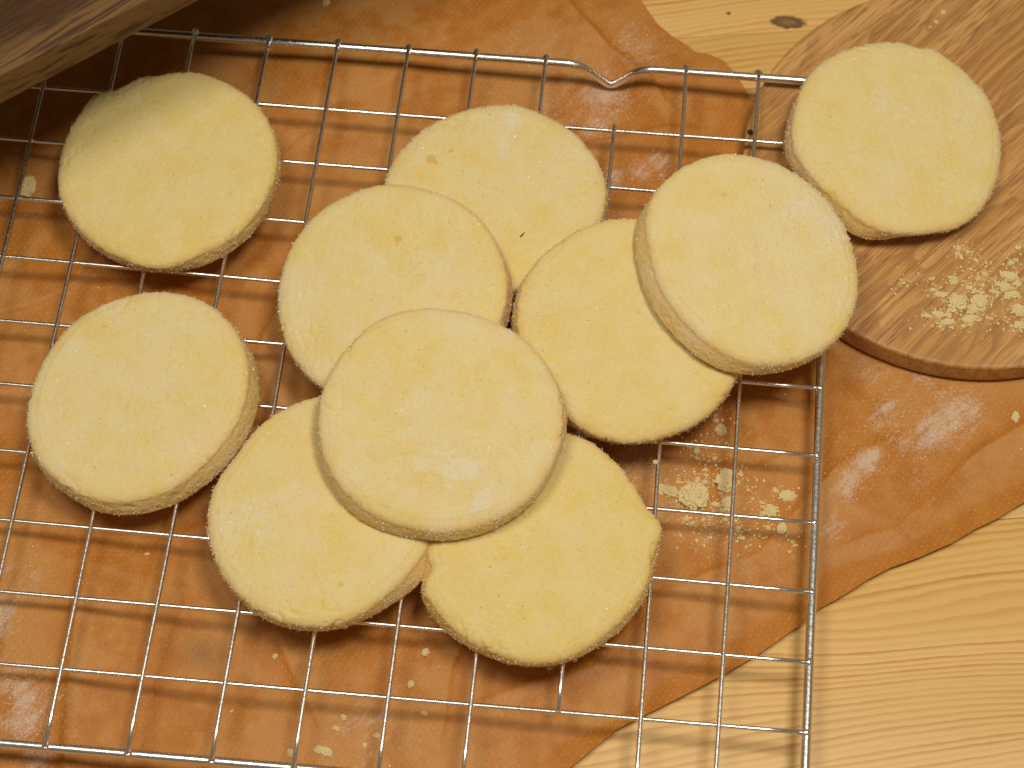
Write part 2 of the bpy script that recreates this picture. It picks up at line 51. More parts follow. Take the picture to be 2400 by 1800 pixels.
SUGAR_P=[(-77.7, -2.0, 6.9, 1), (-81.1, -6.9, 7.6, 0.8), (-82.1, -13.4, 6.1, 0.8), (-92.0, -4.2, 12.2, 0.5), (-67.8, 18.5, 7.7, 0.5), (-71.2, 23.9, 7.0, 0.5), (-106.1, 15.0, 9.3, 0.4), (-72.6, -36.6, 3.7, 0.8), (-63.9, -33.2, 3.7, 0.8), (-58.2, -29.1, 3.7, 0.8), (-54.8, -35.0, 3.0, 0.6), (-83.3, -16.2, 4.5, 0.6), (42.6, -120.9, 4.9, 1), (46.1, -117.5, 4.9, 1), (50.2, -114.0, 4.2, 1), (39.2, -125.1, 5.6, 0.9), (17.3, -137.9, 4.1, 1), (19.3, -135.5, 3.5, 1), (12.0, -144.5, 4.1, 0.9), (10.1, -149.2, 3.4, 0.7), (23.8, -117.3, 4.2, 0.7), (22.5, -123.6, 5.6, 0.6), (34.8, -103.6, 8.4, 0.5), (17.9, -102.0, 7.1, 0.4), (32.3, -130.4, 5.5, 0.6), (47.4, -111.9, 5.6, 0.6), (35.3, -142.3, 5.5, 0.3), (-238.6, -242.2, 4.6, 1), (-235.8, -248.7, 5.0, 1), (-237.2, -251.6, 5.3, 0.9), (-230.7, -260.3, 3.9, 0.9), (-250.9, -216.8, 4.7, 1), (-251.6, -219.7, 5.4, 0.9), (-246.6, -204.8, 8.2, 0.4), (-242.1, -238.4, 5.3, 0.7), (-233.0, -243.0, 6.6, 0.5), (-246.1, -238.8, 4.0, 0.6), (-57.3, -140.5, 6.3, 0.6), (-55.5, -146.4, 6.9, 0.7), (-26.7, -166.1, 10.9, 0.35), (-41.2, -152.6, 15.1, 0.3), (7.0, -160.7, 4.1, 0.6), (-158.0, -192.0, 8.1, 0.3), (-132.0, -242.6, 10.4, 0.4), (-77.5, -49.3, 4.4, 0.5), (-93.1, -42.0, 8.9, 0.3)]
CREASE=[([[-100.3, 44.1], [-93.0, 33.1], [-78.5, 17.3], [-67.1, 9.0], [-59.6, 1.3]], 1.6, 4, 1), ([[-86.9, -9.8], [-74.0, -0.0], [-60.8, 7.7], [-51.8, 10.4]], 1.3, 5, -1), ([[-87.9, -24.9], [-76.9, -21.2], [-56.2, -14.8], [-47.3, -13.1]], 1.0, 4, 1), ([[-34.0, -181.6], [-15.6, -172.5], [-0.2, -150.3], [7.7, -140.5], [21.2, -130.1]], 1.0, 5, 1), ([[16.6, -163.6], [27.3, -159.6], [36.7, -149.8], [52.9, -130.1], [71.0, -116.1]], 1.4, 5, 1), ([[-275.8, -109.5], [-264.9, -105.1], [-254.4, -98.3], [-247.7, -91.0]], 1.2, 4, -1), ([[-185.2, -111.6], [-182.0, -99.9], [-178.4, -84.5]], 0.8, 3, 1), ([[-151.5, -235.1], [-162.1, -218.2], [-167.0, -204.5]], 1.0, 4, 1), ([[-222.3, -262.3], [-224.7, -240.9], [-227.2, -211.7], [-226.9, -178.0]], 1.2, 5, 1), ([[-196.6, -258.4], [-200.0, -233.0], [-196.5, -207.3]], 0.8, 5, -1), ([[-111.9, 41.1], [-130.5, 24.0], [-153.9, -0.8]], 0.6, 5, 1), ([[-95.4, -228.3], [-82.9, -221.6], [-63.7, -214.2]], 0.7, 4, 1), ([[-108.9, -237.7], [-108.5, -218.5], [-104.4, -206.9]], 0.9, 4, -1)]
P_LO=[[68.2, -146.4], [63.7, -149.6], [60.1, -152.6], [51.9, -157.7], [45.0, -162.9], [34.8, -168.8], [25.8, -173.2], [19.0, -177.7], [13.8, -181.9], [9.6, -185.1], [3.8, -189.2], [-0.3, -193.5], [-7.3, -199.8], [-14.6, -206.1], [-24.8, -213.6], [-30.8, -217.6], [-36.7, -221.5], [-55.9, -233.9], [-68.5, -246.7]]
P_RIDGE=[[70.4, -136.7], [47.3, -152.4], [28.0, -166.5], [18.4, -170.0], [8.9, -174.5], [3.1, -177.4], [-5.6, -189.4], [-17.2, -197.6], [-29.9, -207.2], [-42.4, -216.7], [-53.5, -227.4], [-58.3, -231.9], [-74.6, -240.2], [-78.8, -249.9]]
P_UP=[[-71.9, 46.1], [-69.0, 42.1], [-62.4, 32.2], [-57.0, 27.5], [-50.0, 23.0], [-48.2, 21.1], [-42.3, 20.2], [-37.1, 18.0], [-32.7, 12.3], [-29.1, 6.6], [-26.9, 2.8]]

# ------------------------------------------------------------------ helpers
def tag(o, label=None, cat=None, group=None, kind=None):
    if label: o['label'] = label
    if cat: o['category'] = cat
    if group: o['group'] = group
    if kind: o['kind'] = kind
    return o
def mesh(name, V, F, mat=None, smooth=True, attrs=None):
    me = bpy.data.meshes.new(name)
    V = np.asarray(V, float)*MM
    me.from_pydata(V.tolist(), [], F if isinstance(F, list) else F.tolist())
    if smooth: me.polygons.foreach_set('use_smooth', [True]*len(me.polygons))
    if attrs:
        for k, a in attrs.items():
            at = me.attributes.new(k, 'FLOAT', 'POINT'); at.data.foreach_set('value', np.asarray(a, np.float32))
    if mat: me.materials.append(mat)
    me.update()
    return me
def link(name, me, parent=None, loc=(0, 0, 0), rot=(0, 0, 0)):
    o = bpy.data.objects.new(name, me); COL.objects.link(o)
    o.location = [c*MM for c in loc]; o.rotation_euler = rot
    if parent: o.parent = parent
    return o
def empty(name, loc=(0, 0, 0), rot=(0, 0, 0)):
    o = link(name, None, None, loc, rot); o.empty_display_size = 0.01; return o
def _h(ix, iy, iz, s):
    n = (ix*374761393 + iy*668265263 + iz*2147483647 + s*974634777) & 0xffffffff
    n = ((n ^ (n >> 13))*1274126177) & 0xffffffff
    n = ((n ^ (n >> 16))*2246822519) & 0xffffffff
    return ((n ^ (n >> 15)) & 0xffffff)/float(0xffffff)
def vn(P, sc, seed=0):
    P = np.asarray(P, float)/sc
    i = np.floor(P).astype(np.int64); f = P-i; f = f*f*f*(f*(f*6-15)+10)
    r = 0
    for dx in (0, 1):
        for dy in (0, 1):
            for dz in (0, 1):
                w = (f[:, 0] if dx else 1-f[:, 0])*(f[:, 1] if dy else 1-f[:, 1])*(f[:, 2] if dz else 1-f[:, 2])
                r = r+w*_h(i[:, 0]+dx, i[:, 1]+dy, i[:, 2]+dz, seed)
    return r
def fbm(P, sc, o=3, seed=0):
    r = 0; a = 1; t = 0
    for k in range(o):
        r = r+a*vn(P, sc/2**k, seed+k*17); t += a; a *= .5
    return r/t
def sstep(a, b, x):
    t = np.clip((x-a)/(b-a), 0, 1); return t*t*(3-2*t)

# ------------------------------------------------------------------ node helpers
class NT:
    def __init__(s, name):
        s.m = bpy.data.materials.new(name); s.m.use_nodes = True; s.t = s.m.node_tree; s.t.nodes.clear()
        s.out = s.n('ShaderNodeOutputMaterial'); s.p = s.n('ShaderNodeBsdfPrincipled'); s.l(s.p.outputs[0], s.out.inputs[0])
    def n(s, k, **kw):
        x = s.t.nodes.new(k)
        for a, v in kw.items(): setattr(x, a, v)
        return x
    def l(s, a, b): s.t.links.new(a, b)
    def put(s, inp, v):
        if isinstance(v, (int, float)): inp.default_value = v
        elif isinstance(v, tuple): inp.default_value = (*v, 1) if len(v) == 3 and inp.type == 'RGBA' else v
        else: s.l(v, inp)
    def m_(s, op, a, b=0.0, c=None, clamp=False):
        x = s.n('ShaderNodeMath', operation=op, use_clamp=clamp); s.put(x.inputs[0], a); s.put(x.inputs[1], b)
        if c is not None: s.put(x.inputs[2], c)
        return x.outputs[0]
    def ss(s, v, a, b, lo=0.0, hi=1.0):
        x = s.n('ShaderNodeMapRange', interpolation_type='SMOOTHSTEP'); s.put(x.inputs[0], v)
        for i, q in zip((1, 2, 3, 4), (a, b, lo, hi)): s.put(x.inputs[i], q)
        return x.outputs[0]
    def mix(s, f, a, b, mode='MIX'):
        x = s.n('ShaderNodeMix', data_type='RGBA', blend_type=mode); s.put(x.inputs[0], f); s.put(x.inputs[6], a); s.put(x.inputs[7], b); return x.outputs[2]
    def obj(s, world=False, rot=0.0, scale=(1000, 1000, 1000)):
        if world: v = s.n('ShaderNodeNewGeometry').outputs['Position']
        else: v = s.n('ShaderNodeTexCoord').outputs['Object']
        m = s.n('ShaderNodeMapping'); s.l(v, m.inputs[0])
        m.inputs['Rotation'].default_value = (0, 0, rot); m.inputs['Scale'].default_value = scale
        return m.outputs[0]
    def noise(s, v, sc, det=2.0, rough=0.5, w=None, col=False, dist=0.0):
        x = s.n('ShaderNodeTexNoise', noise_dimensions='4D' if w is not None else '3D'); s.l(v, x.inputs['Vector'])
        x.inputs['Scale'].default_value = sc; x.inputs['Detail'].default_value = det; x.inputs['Roughness'].default_value = rough; x.inputs['Distortion'].default_value = dist
        if w is not None: s.put(x.inputs['W'], w)
        return x.outputs[1 if col else 0]
    def vscale(s, v, sc, off=(0, 0, 0)):
        m = s.n('ShaderNodeMapping'); s.l(v, m.inputs[0]); m.inputs['Scale'].default_value = sc; m.inputs['Location'].default_value = off; return m.outputs[0]
    def xyz(s, v):
        x = s.n('ShaderNodeSeparateXYZ'); s.l(v, x.inputs[0]); return x.outputs
    def attr(s, name):
        x = s.n('ShaderNodeAttribute', attribute_name=name); return x.outputs['Fac']
    def rnd(s): return s.n('ShaderNodeObjectInfo').outputs['Random']
    def bump(s, h, strength, dist_mm, prev=None):
        x = s.n('ShaderNodeBump'); x.inputs['Strength'].default_value = strength; x.inputs['Distance'].default_value = dist_mm*MM
        s.l(h, x.inputs['Height'])
        if prev is not None: s.l(prev, x.inputs['Normal'])
        return x.outputs[0]
    def done(s, col, rough, normal=None, **kw):
        s.put(s.p.inputs['Base Color'], col); s.put(s.p.inputs['Roughness'], rough)
        if normal is not None: s.l(normal, s.p.inputs['Normal'])
        for k, v in kw.items(): s.put(s.p.inputs[k.replace('_', ' ')], v)
        return s.m

# ------------------------------------------------------------------ materials
def mat_cookie():
    s = NT('shortbread'); v = s.obj(); w = s.m_('MULTIPLY', s.rnd(), 60.0)
    blot = s.noise(v, .11, 3, .55, w); med = s.noise(v, .7, 3, .6, w); fine = s.noise(v, 2.6, 2, .6, w)
    c = s.mix(s.ss(blot, .35, .65), (.80, .605, .160), (.815, .655, .250))
    c = s.mix(s.ss(med, .30, .75, 0, .45), c, (.825, .69, .34))
    c = s.mix(s.ss(fine, .40, .26, 0, .55), c, (.58, .39, .10))
    pore = s.noise(v, 1.1, 2, .5, s.m_('ADD', w, 9.0)); pz = s.noise(v, .16, 1, .5, s.m_('ADD', w, 3.0))
    c = s.mix(s.m_('MULTIPLY', s.ss(pore, .345, .28), s.ss(pz, .38, .60, .1, .8)), c, (.45, .29, .08))
    # browner baked rim and sides
    side = s.attr('side')
    c = s.mix(s.m_('MULTIPLY', side, s.ss(med, .25, .75, .95, .65)), c, (.82, .525, .130))
    c = s.mix(s.ss(s.attr('toast'), .35, 1.0, 0, .8), c, (.50, .22, .035))
    # spots of darker sugar
    sp = s.attr('spot'); c = s.mix(s.ss(s.m_('ADD', sp, s.m_('MULTIPLY', s.m_('SUBTRACT', med, .5), .7)), .35, .62, 0, .75), c, (.74, .40, .06))
    # white sugar dusting
    d = s.attr('dust'); dn = s.noise(v, .65, 4, .7, s.m_('ADD', w, 20.0)); dn2 = s.noise(v, 1.6, 2, .6, s.m_('ADD', w, 25.0))
    dm = s.m_('ADD', d, s.m_('ADD', s.m_('MULTIPLY', s.m_('SUBTRACT', dn, .5), 1.7), s.m_('MULTIPLY', s.m_('SUBTRACT', dn2, .5), 1.3)))
    dust = s.ss(dm, .18, 1.35, 0, .80)
    veil = s.m_('MULTIPLY', s.ss(s.noise(v, .06, 3, .6, s.m_('ADD', w, 40.0)), .36, .66, .35, 1.3), s.attr('veil'))
    dust = s.m_('MAXIMUM', dust, s.m_('MULTIPLY', veil, s.ss(dn2, .30, .65, .35, 1.0)))
    c = s.mix(dust, c, (.83, .755, .61))
    n = s.bump(fine, .85, .32); n = s.bump(s.noise(v, 6.0, 1, .5, w), .8, .14, n)
    s.p.inputs['Subsurface Radius'].default_value = (.0022, .0013, .0005); s.p.inputs['Subsurface Scale'].default_value = 1.0
    return s.done(c, .82, n, Specular_IOR_Level=.25, Subsurface_Weight=.35)
def mat_sugar():
    s = NT('sugar'); return s.done((.90, .84, .70), .16, None, Specular_IOR_Level=.75)
def mat_crumb():
    s = NT('crumb'); v = s.obj(); w = s.m_('MULTIPLY', s.rnd(), 60.0)
    a = s.noise(v, .8, 3, .6, w); c = s.mix(s.ss(a, .3, .7), (.80, .62, .255), (.87, .73, .42)); c = s.mix(s.ss(s.noise(v, 2.5, 2, .5, w), .4, .25, 0, .6), c, (.50, .32, .09))
    return s.done(c, .85, s.bump(s.noise(v, 3.0, 2, .6, w), .7, .25))
def mat_steel():
    s = NT('steel_wire'); v = s.obj(); a = s.noise(v, 1.2, 3, .6)
    return s.done((.87, .865, .87), s.ss(a, .3, .7, .20, .32), s.bump(s.noise(v, 2.2, 2, .5), .12, .05), Metallic=1.0)
def mat_paper():
    s = NT('baking_paper'); v = s.obj()
    wn = s.n('ShaderNodeVectorMath', operation='MULTIPLY_ADD'); s.l(s.noise(v, .16, 3, .6, col=True), wn.inputs[0]); wn.inputs[1].default_value = (2.4, 2.4, 0); s.l(s.obj(rot=R(-9)), wn.inputs[2]); x = s.xyz(wn.outputs[0])
    dot = s.m_('MULTIPLY', s.m_('COSINE', s.m_('MULTIPLY', x[0], 2*math.pi/2.3)), s.m_('COSINE', s.m_('MULTIPLY', x[1], 2*math.pi/3.3)))
    dn = s.noise(v, .06, 2, .5)
    dm = s.m_('MULTIPLY', s.ss(dot, .25, .9), s.m_('MULTIPLY', s.ss(dn, .30, .54, .35, 1), s.ss(s.noise(v, .6, 2, .5), .3, .65, .35, 1)))
    big = s.noise(v, .022, 3, .55); mid = s.noise(v, .12, 4, .6); fine = s.noise(v, 1.6, 3, .65)
    c = s.mix(s.ss(mid, .35, .7), (.445, .160, .019), (.50, .195, .028))
    film = s.m_('MULTIPLY', s.m_('SUBTRACT', 1.0, s.attr('deep_orange')), s.ss(s.m_('ADD', big, s.m_('MULTIPLY', s.m_('SUBTRACT', mid, .5), .6)), .36, .60))
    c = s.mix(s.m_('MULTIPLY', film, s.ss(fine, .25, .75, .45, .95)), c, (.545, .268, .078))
    c = s.mix(s.m_('MULTIPLY', dm, .46), c, (.66, .325, .10))
    c = s.mix(s.m_('MULTIPLY', s.attr('stain'), .45), c, (.16, .085, .035))
    g = s.noise(v, 1.1, 4, .75); g2 = s.noise(s.vscale(s.obj(rot=R(-48)), (.10, .34, .3)), 1.0, 3, .6)
    p = s.m_('ADD', s.attr('dust'), s.m_('ADD', s.m_('MULTIPLY', s.m_('SUBTRACT', g, .5), 1.9), s.m_('MULTIPLY', s.m_('SUBTRACT', g2, .5), 2.2)))
    c = s.mix(s.ss(p, .34, 1.25, 0, .62), c, (.66, .535, .43))
    n = s.bump(dm, .65, .30); n = s.bump(s.noise(v, .35, 4, .6), .35, .5, n); n = s.bump(fine, .25, .12, n)
    return s.done(c, s.ss(fine, .3, .7, .45, .65), n, Specular_IOR_Level=.30)
def mat_pine():
    s = NT('pine'); v = s.obj(); x = s.xyz(v); r = s.m_('MULTIPLY', s.rnd(), 40.0)
    st = s.vscale(v, (.0034, .015, .02)); wob = s.noise(st, 1.0, 2, .45, r); wob2 = s.noise(s.vscale(v, (.03, .10, .02)), 1.0, 2, .5, r)
    t = s.m_('ADD', x[1], s.m_('ADD', s.m_('MULTIPLY', wob, 62.0), s.m_("MULTIPLY", wob2, 1.6)))
    sp = s.noise(s.vscale(v, (.0015, .022, 0)), 1.0, 1, .4, s.m_('ADD', r, 7.0))
    t = s.m_('ADD', s.m_('DIVIDE', t, 2.7), s.m_('MULTIPLY', sp, 6.0))
    t = s.m_('ADD', t, s.m_('MULTIPLY', s.noise(s.vscale(v, (.09, .9, 1)), 1.0, 3, .6), .55))
    f = s.m_('FRACT', t)
    late = s.m_('MULTIPLY', s.ss(f, .25, .86), s.ss(f, 1.0, .90))
    idx = s.m_('FLOOR', t); wn = s.n('ShaderNodeTexWhiteNoise', noise_dimensions='1D'); s.l(idx, wn.inputs['W'])
    late = s.m_('MULTIPLY', late, s.ss(wn.outputs[0], 0.0, 1.0, .25, 1.0))
    lg = s.noise(s.vscale(v, (.02, .05, .02)), 1.0, 2, .5, r)
    late = s.m_('MULTIPLY', late, s.ss(lg, .25, .65, .5, 1.0))
    fib = s.noise(s.vscale(v, (.12, 2.8, 1)), 1.0, 3, .6)
    c = s.mix(s.ss(s.noise(s.vscale(v, (.004, .03, .02)), 1, 2, .5, r), .35, .65), (.69, .437, .128), (.745, .483, .168))
    c = s.mix(s.m_('MULTIPLY', late, .95), c, (.52, .225, .045))
    c = s.mix(s.ss(fib, .55, .85, 0, .22), c, (.52, .29, .09))
    # knot and small dents
    g = s.obj(world=True); k = s.vscale(g, (.155, .34, 0), (15*.155, -37.4*.34, 0))
    kd = s.n('ShaderNodeVectorMath', operation='LENGTH'); s.l(k, kd.inputs[0])
    kd = s.m_('ADD', kd.outputs['Value'], s.m_('MULTIPLY', s.m_('SUBTRACT', s.noise(g, .5, 3, .6), .5), .7))
    c = s.mix(s.ss(kd, 1.15, .8, 0, .85), c, (.07, .030, .014)); c = s.mix(s.ss(kd, .55, .30, 0, .6), c, (.34, .18, .07))
    k2 = s.vscale(g, (.9, .9, 0), (36.8*.9, -39.5*.9, 0)); kd2 = s.n('ShaderNodeVectorMath', operation='LENGTH'); s.l(k2, kd2.inputs[0])
    c = s.mix(s.ss(kd2.outputs['Value'], 1.0, .5, 0, .85), c, (.14, .06, .02))
    dent = s.noise(s.vscale(v, (.35, .6, 1)), 1.0, 1, .5); c = s.mix(s.ss(dent, .80, .86, 0, .45), c, (.45, .24, .08))
    n = s.bump(late, .12, .15); n = s.bump(fib, .12, .1, n)
    return s.done(c, .42, n, Specular_IOR_Level=.4)
def mat_oak():
    s = NT('oak'); v = s.obj(rot=R(-50)); x = s.xyz(v)
    # arched figure on the left, straight grain elsewhere
    wob = s.noise(s.vscale(v, (.010, .028, .02)), 1.0, 3, .5)
    t = s.m_('DIVIDE', s.m_('ADD', x[1], s.m_('MULTIPLY', wob, 75.0)), 6.5); f = s.m_('FRACT', t)
    ring = s.m_('MULTIPLY', s.ss(f, .35, .85), s.ss(f, 1.0, .93))
    strk = s.noise(s.vscale(v, (.013, .50, 1), (2, 9, 0)), 1.0, 2, .55); pore = s.noise(s.vscale(v, (.09, 2.4, 1)), 1.0, 3, .6); pore2 = s.noise(s.vscale(v, (.16, 2.2, 1), (5, 3, 0)), 1.0, 2, .5)
    big = s.noise(s.vscale(v, (.012, .09, 1)), 1.0, 3, .5)
    c = s.mix(s.ss(big, .3, .7), (.51, .265, .074), (.62, .350, .120))
    c = s.mix(s.m_('MULTIPLY', ring, .50), c, (.30, .130, .042))
    c = s.mix(s.ss(pore2, .55, .75, 0, .5), c, (.54, .30, .13))
    c = s.mix(s.m_('MULTIPLY', s.ss(pore, .51, .61), s.ss(big, .30, .60, .40, .9)), c, (.27, .115, .035))
    c = s.mix(s.ss(strk, .555, .62, 0, .50), c, (.35, .165, .045)); c = s.mix(s.ss(strk, .44, .34, 0, .45), c, (.69, .42, .16))
    n = s.bump(pore, .30, -.25); n = s.bump(s.noise(v, .5, 3, .6), .15, .2, n)
    return s.done(c, s.ss(pore2, .3, .7, .40, .55), n, Specular_IOR_Level=.4)
def mat_walnut():
    s = NT('walnut'); v = s.obj(rot=R(-5)); x = s.xyz(s.obj())
    a = s.noise(s.vscale(v, (.035, .65, .5)), 1.0, 4, .6); b = s.noise(s.vscale(v, (.08, 1.4, 1.2), (3, 1, 0)), 1.0, 3, .6); g = s.noise(s.vscale(v, (.01, .10, .1)), 1.0, 2, .5)
    c = s.mix(s.ss(g, .35, .65), (.068, .031, .009), (.122, .058, .018))
    c = s.mix(s.ss(x[1], 16.0, 3.0, 0, .55), c, (.25, .140, .050))
    c = s.mix(s.ss(a, .48, .64, 0, .85), c, (.050, .024, .016))
    c = s.mix(s.ss(b, .56, .72, 0, .65), c, (.045, .022, .017))
    c = s.mix(s.ss(b, .44, .30, 0, .4), c, (.19, .105, .04))
    n = s.bump(b, .35, -.2)
    return s.done(c, .6, n, Specular_IOR_Level=.15)
def mat_plain(name, col, rough):
    s = NT(name); v = s.obj(); return s.done(s.mix(s.noise(v, 1.5, 2, .5), col, tuple(k*.6 for k in col)), rough)
M_COOKIE, M_SUGAR, M_CRUMB, M_STEEL = mat_cookie(), mat_sugar(), mat_crumb(), mat_steel()
M_PAPER, M_PINE, M_OAK, M_WAL = mat_paper(), mat_pine(), mat_oak(), mat_walnut()
M_DARK = mat_plain('burnt', (.05, .022, .012), .7)  # plain dark brown for the fleck and the black speck

# ------------------------------------------------------------------ the table: glued pine planks, grain a few degrees off the rack
def box_mesh(name, lo, hi, bev, mat, seg=2):
    bm = bmesh.new(); bmesh.ops.create_cube(bm, size=1)
    for q in bm.verts: q.co = Vector([(lo[i]+hi[i])/2+q.co[i]*(hi[i]-lo[i]) for i in range(3)])*MM
    bmesh.ops.bevel(bm, geom=bm.edges[:], offset=bev*MM, segments=seg, affect='EDGES', profile=.6)
    me = bpy.data.meshes.new(name); bm.to_mesh(me); bm.free(); me.materials.append(mat)
    me.polygons.foreach_set('use_smooth', [True]*len(me.polygons)); return me
table = tag(empty('table_top', (0, 0, 0), (0, 0, R(9.36))), kind='structure')
seams = [-500, -354, -257, -160, -62, 35.4, 133, 230, 330]
for i in range(len(seams)-1):
    lo, hi = seams[i], seams[i+1]; mid = (lo+hi)/2
    me = box_mesh('plank', (-650, lo-mid+.06, -28), (480, hi-mid-.06, 0), .25, M_PINE)
    link('plank', me, table, (0, mid, 0))

# ------------------------------------------------------------------ baking paper
def seg_dist(P, line):
    L = np.array(line, float); best = np.full(len(P), 1e9); sgn = np.zeros(len(P))
    for a, b in zip(L[:-1], L[1:]):
        d = b-a; t = np.clip(((P-a)@d)/(d@d), 0, 1); q = P-(a+t[:, None]*d); r = np.hypot(q[:, 0], q[:, 1])
        m = r < best; best[m] = r[m]; sgn[m] = np.sign(d[0]*(P[m, 1]-a[1])-d[1]*(P[m, 0]-a[0]))
    return best, sgn
P_POLY = np.array([(-112, 112)]+[tuple(p) for p in P_UP]+[(132, -106)]+[tuple(p) for p in P_LO]+[(-140, -300), (-420, -470), (-460, -100)], float)
BC = np.array((48.23, -27.05)); BR = 77.2
def in_poly(P, poly):
    r = np.zeros(len(P), bool); n = len(poly)
    for i in range(n):
        a, b = poly[i], poly[(i+1) % n]
        c = (a[1] > P[:, 1]) != (b[1] > P[:, 1])
        with np.errstate(divide='ignore', invalid='ignore'): xx = (b[0]-a[0])*(P[:, 1]-a[1])/(b[1]-a[1])+a[0]
        r ^= c & (P[:, 0] < xx)
    return r
H_BUMPS = [(-235, -225, 34, 4.6), (-262, -190, 26, 3.5), (-190, -5, 26, 2.6), (-150, 10, 30, 1.6), (-235, -110, 20, 2.6), (-180, -120, 16, 2.0), (-40, -205, 24, 2.2), (-20, -160, 14, 1.6),
           (-165, -228, 12, -1.0), (-105, -222, 22, 1.6), (-60, -20, 12, 1.3), (-50, -38, 10, 1.6), (20, -150, 18, 2.2), (-85, 25, 16, 1.8), (-270, -130, 14, 2.4), (-250, -255, 20, 1.5)]
def paper_h(P):
    Q = np.c_[P, np.zeros(len(P))]
    h = .5+1.3*fbm(Q, 46, 3, 3)+.45*fbm(Q, 14, 2, 9)
    for x, y, r, a in H_BUMPS: h = h+a*np.exp(-((P[:, 0]-x)**2+(P[:, 1]-y)**2)/(r*r))
    for pts, amp, wd, side in CREASE:
        d, s = seg_dist(P, pts); w1 = np.where(s*side > 0, wd*.28, wd*1.7)
        h = h+1.5*amp*np.exp(-d/w1)
    r2 = np.random.default_rng(21)
    for k in range(34):
        x, y = r2.uniform(-310, 90), r2.uniform(-260, 70); a = r2.uniform(0, math.pi); L = r2.uniform(12, 40)
        j = r2.normal(0, 3, 2); pts = [(x-L*math.cos(a), y-L*math.sin(a)), (x+j[0], y+j[1]), (x+L*math.cos(a), y+L*math.sin(a))]
        amp, wd = r2.uniform(.3, 1.1), r2.uniform(1.5, 4.5)
        d, s = seg_dist(P, pts); h = h+amp*np.exp(-d/np.where(s > 0, wd*.35, wd*1.6))*np.exp(-((P[:, 0]-x)**2+(P[:, 1]-y)**2)/(L*L))
    dl, _ = seg_dist(P, P_LO); dr, sr = seg_dist(P, P_RIDGE)
    inner = sr > 0                                   # on the table side of the ridge
    t = dl/(dl+dr+1e-6); edge = np.where(inner, .5+(1-t)**1.2*1.5, .5*np.exp(-dr/9))
    damp = np.where(inner, .12, 1-np.exp(-dr/14)*.88)
    h = h*damp+edge
    du, _ = seg_dist(P, P_UP); h = h*sstep(-2, 14, du)+.25
    db = np.hypot(P[:, 0]-BC[0], P[:, 1]-BC[1])
    k = sstep(BR-2, BR+26, db); h = .30+(h-.25)*k
    foot = sstep(2, 12, np.hypot(P[:, 0]+76.8, P[:, 1]-2)); h = .35+(h-.35)*foot
    h = np.minimum(h, 11.5)
    return np.maximum(h, .25)
def build_paper():
    st = .95
    xs = np.arange(-345, 112, st); ys = np.arange(-300, 92, st)
    gx, gy = np.meshgrid(xs, ys); P = np.c_[gx.ravel(), gy.ravel()]; nx = len(xs); ny = len(ys)
    ins = in_poly(P, P_POLY)
    I = np.arange(nx*ny).reshape(ny, nx)
    F = np.stack([I[:-1, :-1], I[:-1, 1:], I[1:, 1:], I[1:, :-1]], -1).reshape(-1, 4)
    cc = P[F].mean(1); F = F[in_poly(cc, P_POLY)]
    E = np.sort(np.concatenate([F[:, [0, 1]], F[:, [1, 2]], F[:, [2, 3]], F[:, [3, 0]]]), 1)
    ek, ec = np.unique(E[:, 0]*(nx*ny)+E[:, 1], return_counts=True); ek = ek[ec == 1]
    used = np.unique(F); out = np.unique(np.r_[ek//(nx*ny), ek % (nx*ny)])
    ring = np.vstack([P_POLY, P_POLY[:1]])
    for i in out:                                    # snap the rim onto the outline of the sheet
        best = 1e9
        for a, b in zip(ring[:-1], ring[1:]):
            d = b-a; t = min(1, max(0, ((P[i]-a)@d)/(d@d))); q = a+t*d; r = (P[i]-q)@(P[i]-q)
            if r < best: best = r; bq = q
        if best < 4: P[i] = bq
    mp = np.full(nx*ny, -1); mp[used] = np.arange(len(used)); F = mp[F]; P = P[used]
    z = paper_h(P)
    dust = np.zeros(len(P))
    for x, y, r, a in SUGAR_P: dust = np.maximum(dust, a*np.exp(-((P[:, 0]-x)**2+(P[:, 1]-y)**2)/(r*r*2.0)))
    dl, _ = seg_dist(P, P_LO); dr, sr = seg_dist(P, P_RIDGE); du, _ = seg_dist(P, P_UP)
    deep_orange = np.where(sr > 0, 1.0, np.exp(-dr/4)*.8); deep_orange = np.maximum(deep_orange, np.exp(-du/8)*.8)  # stronger orange past the ridge and along the upper edge
    for x, y, r in ((-55, 12, 9), (-30, -12, 10), (-48, -22, 8), (-285, -110, 8)): deep_orange = np.maximum(deep_orange, np.exp(-((P[:, 0]-x)**2+(P[:, 1]-y)**2)/(r*r)))
    for pts, amp, wd, side in CREASE:                # stronger orange band along the steep side of each fold
        d, s = seg_dist(P, pts); deep_orange = np.maximum(deep_orange, np.where(s*side > 0, .95*np.exp(-(d/(wd*1.5))**2), 0))
    stain = np.exp(-((P[:, 0]+187)**2/49+(P[:, 1]+222)**2/25))
    me = mesh('baking_paper', np.c_[P, z], F, M_PAPER, attrs={'dust': dust, 'deep_orange': deep_orange, 'stain': stain})
    return tag(link('baking_paper', me), 'crinkled brown baking paper sheet dusted with sugar under the wire rack', 'baking paper')
paper = build_paper()

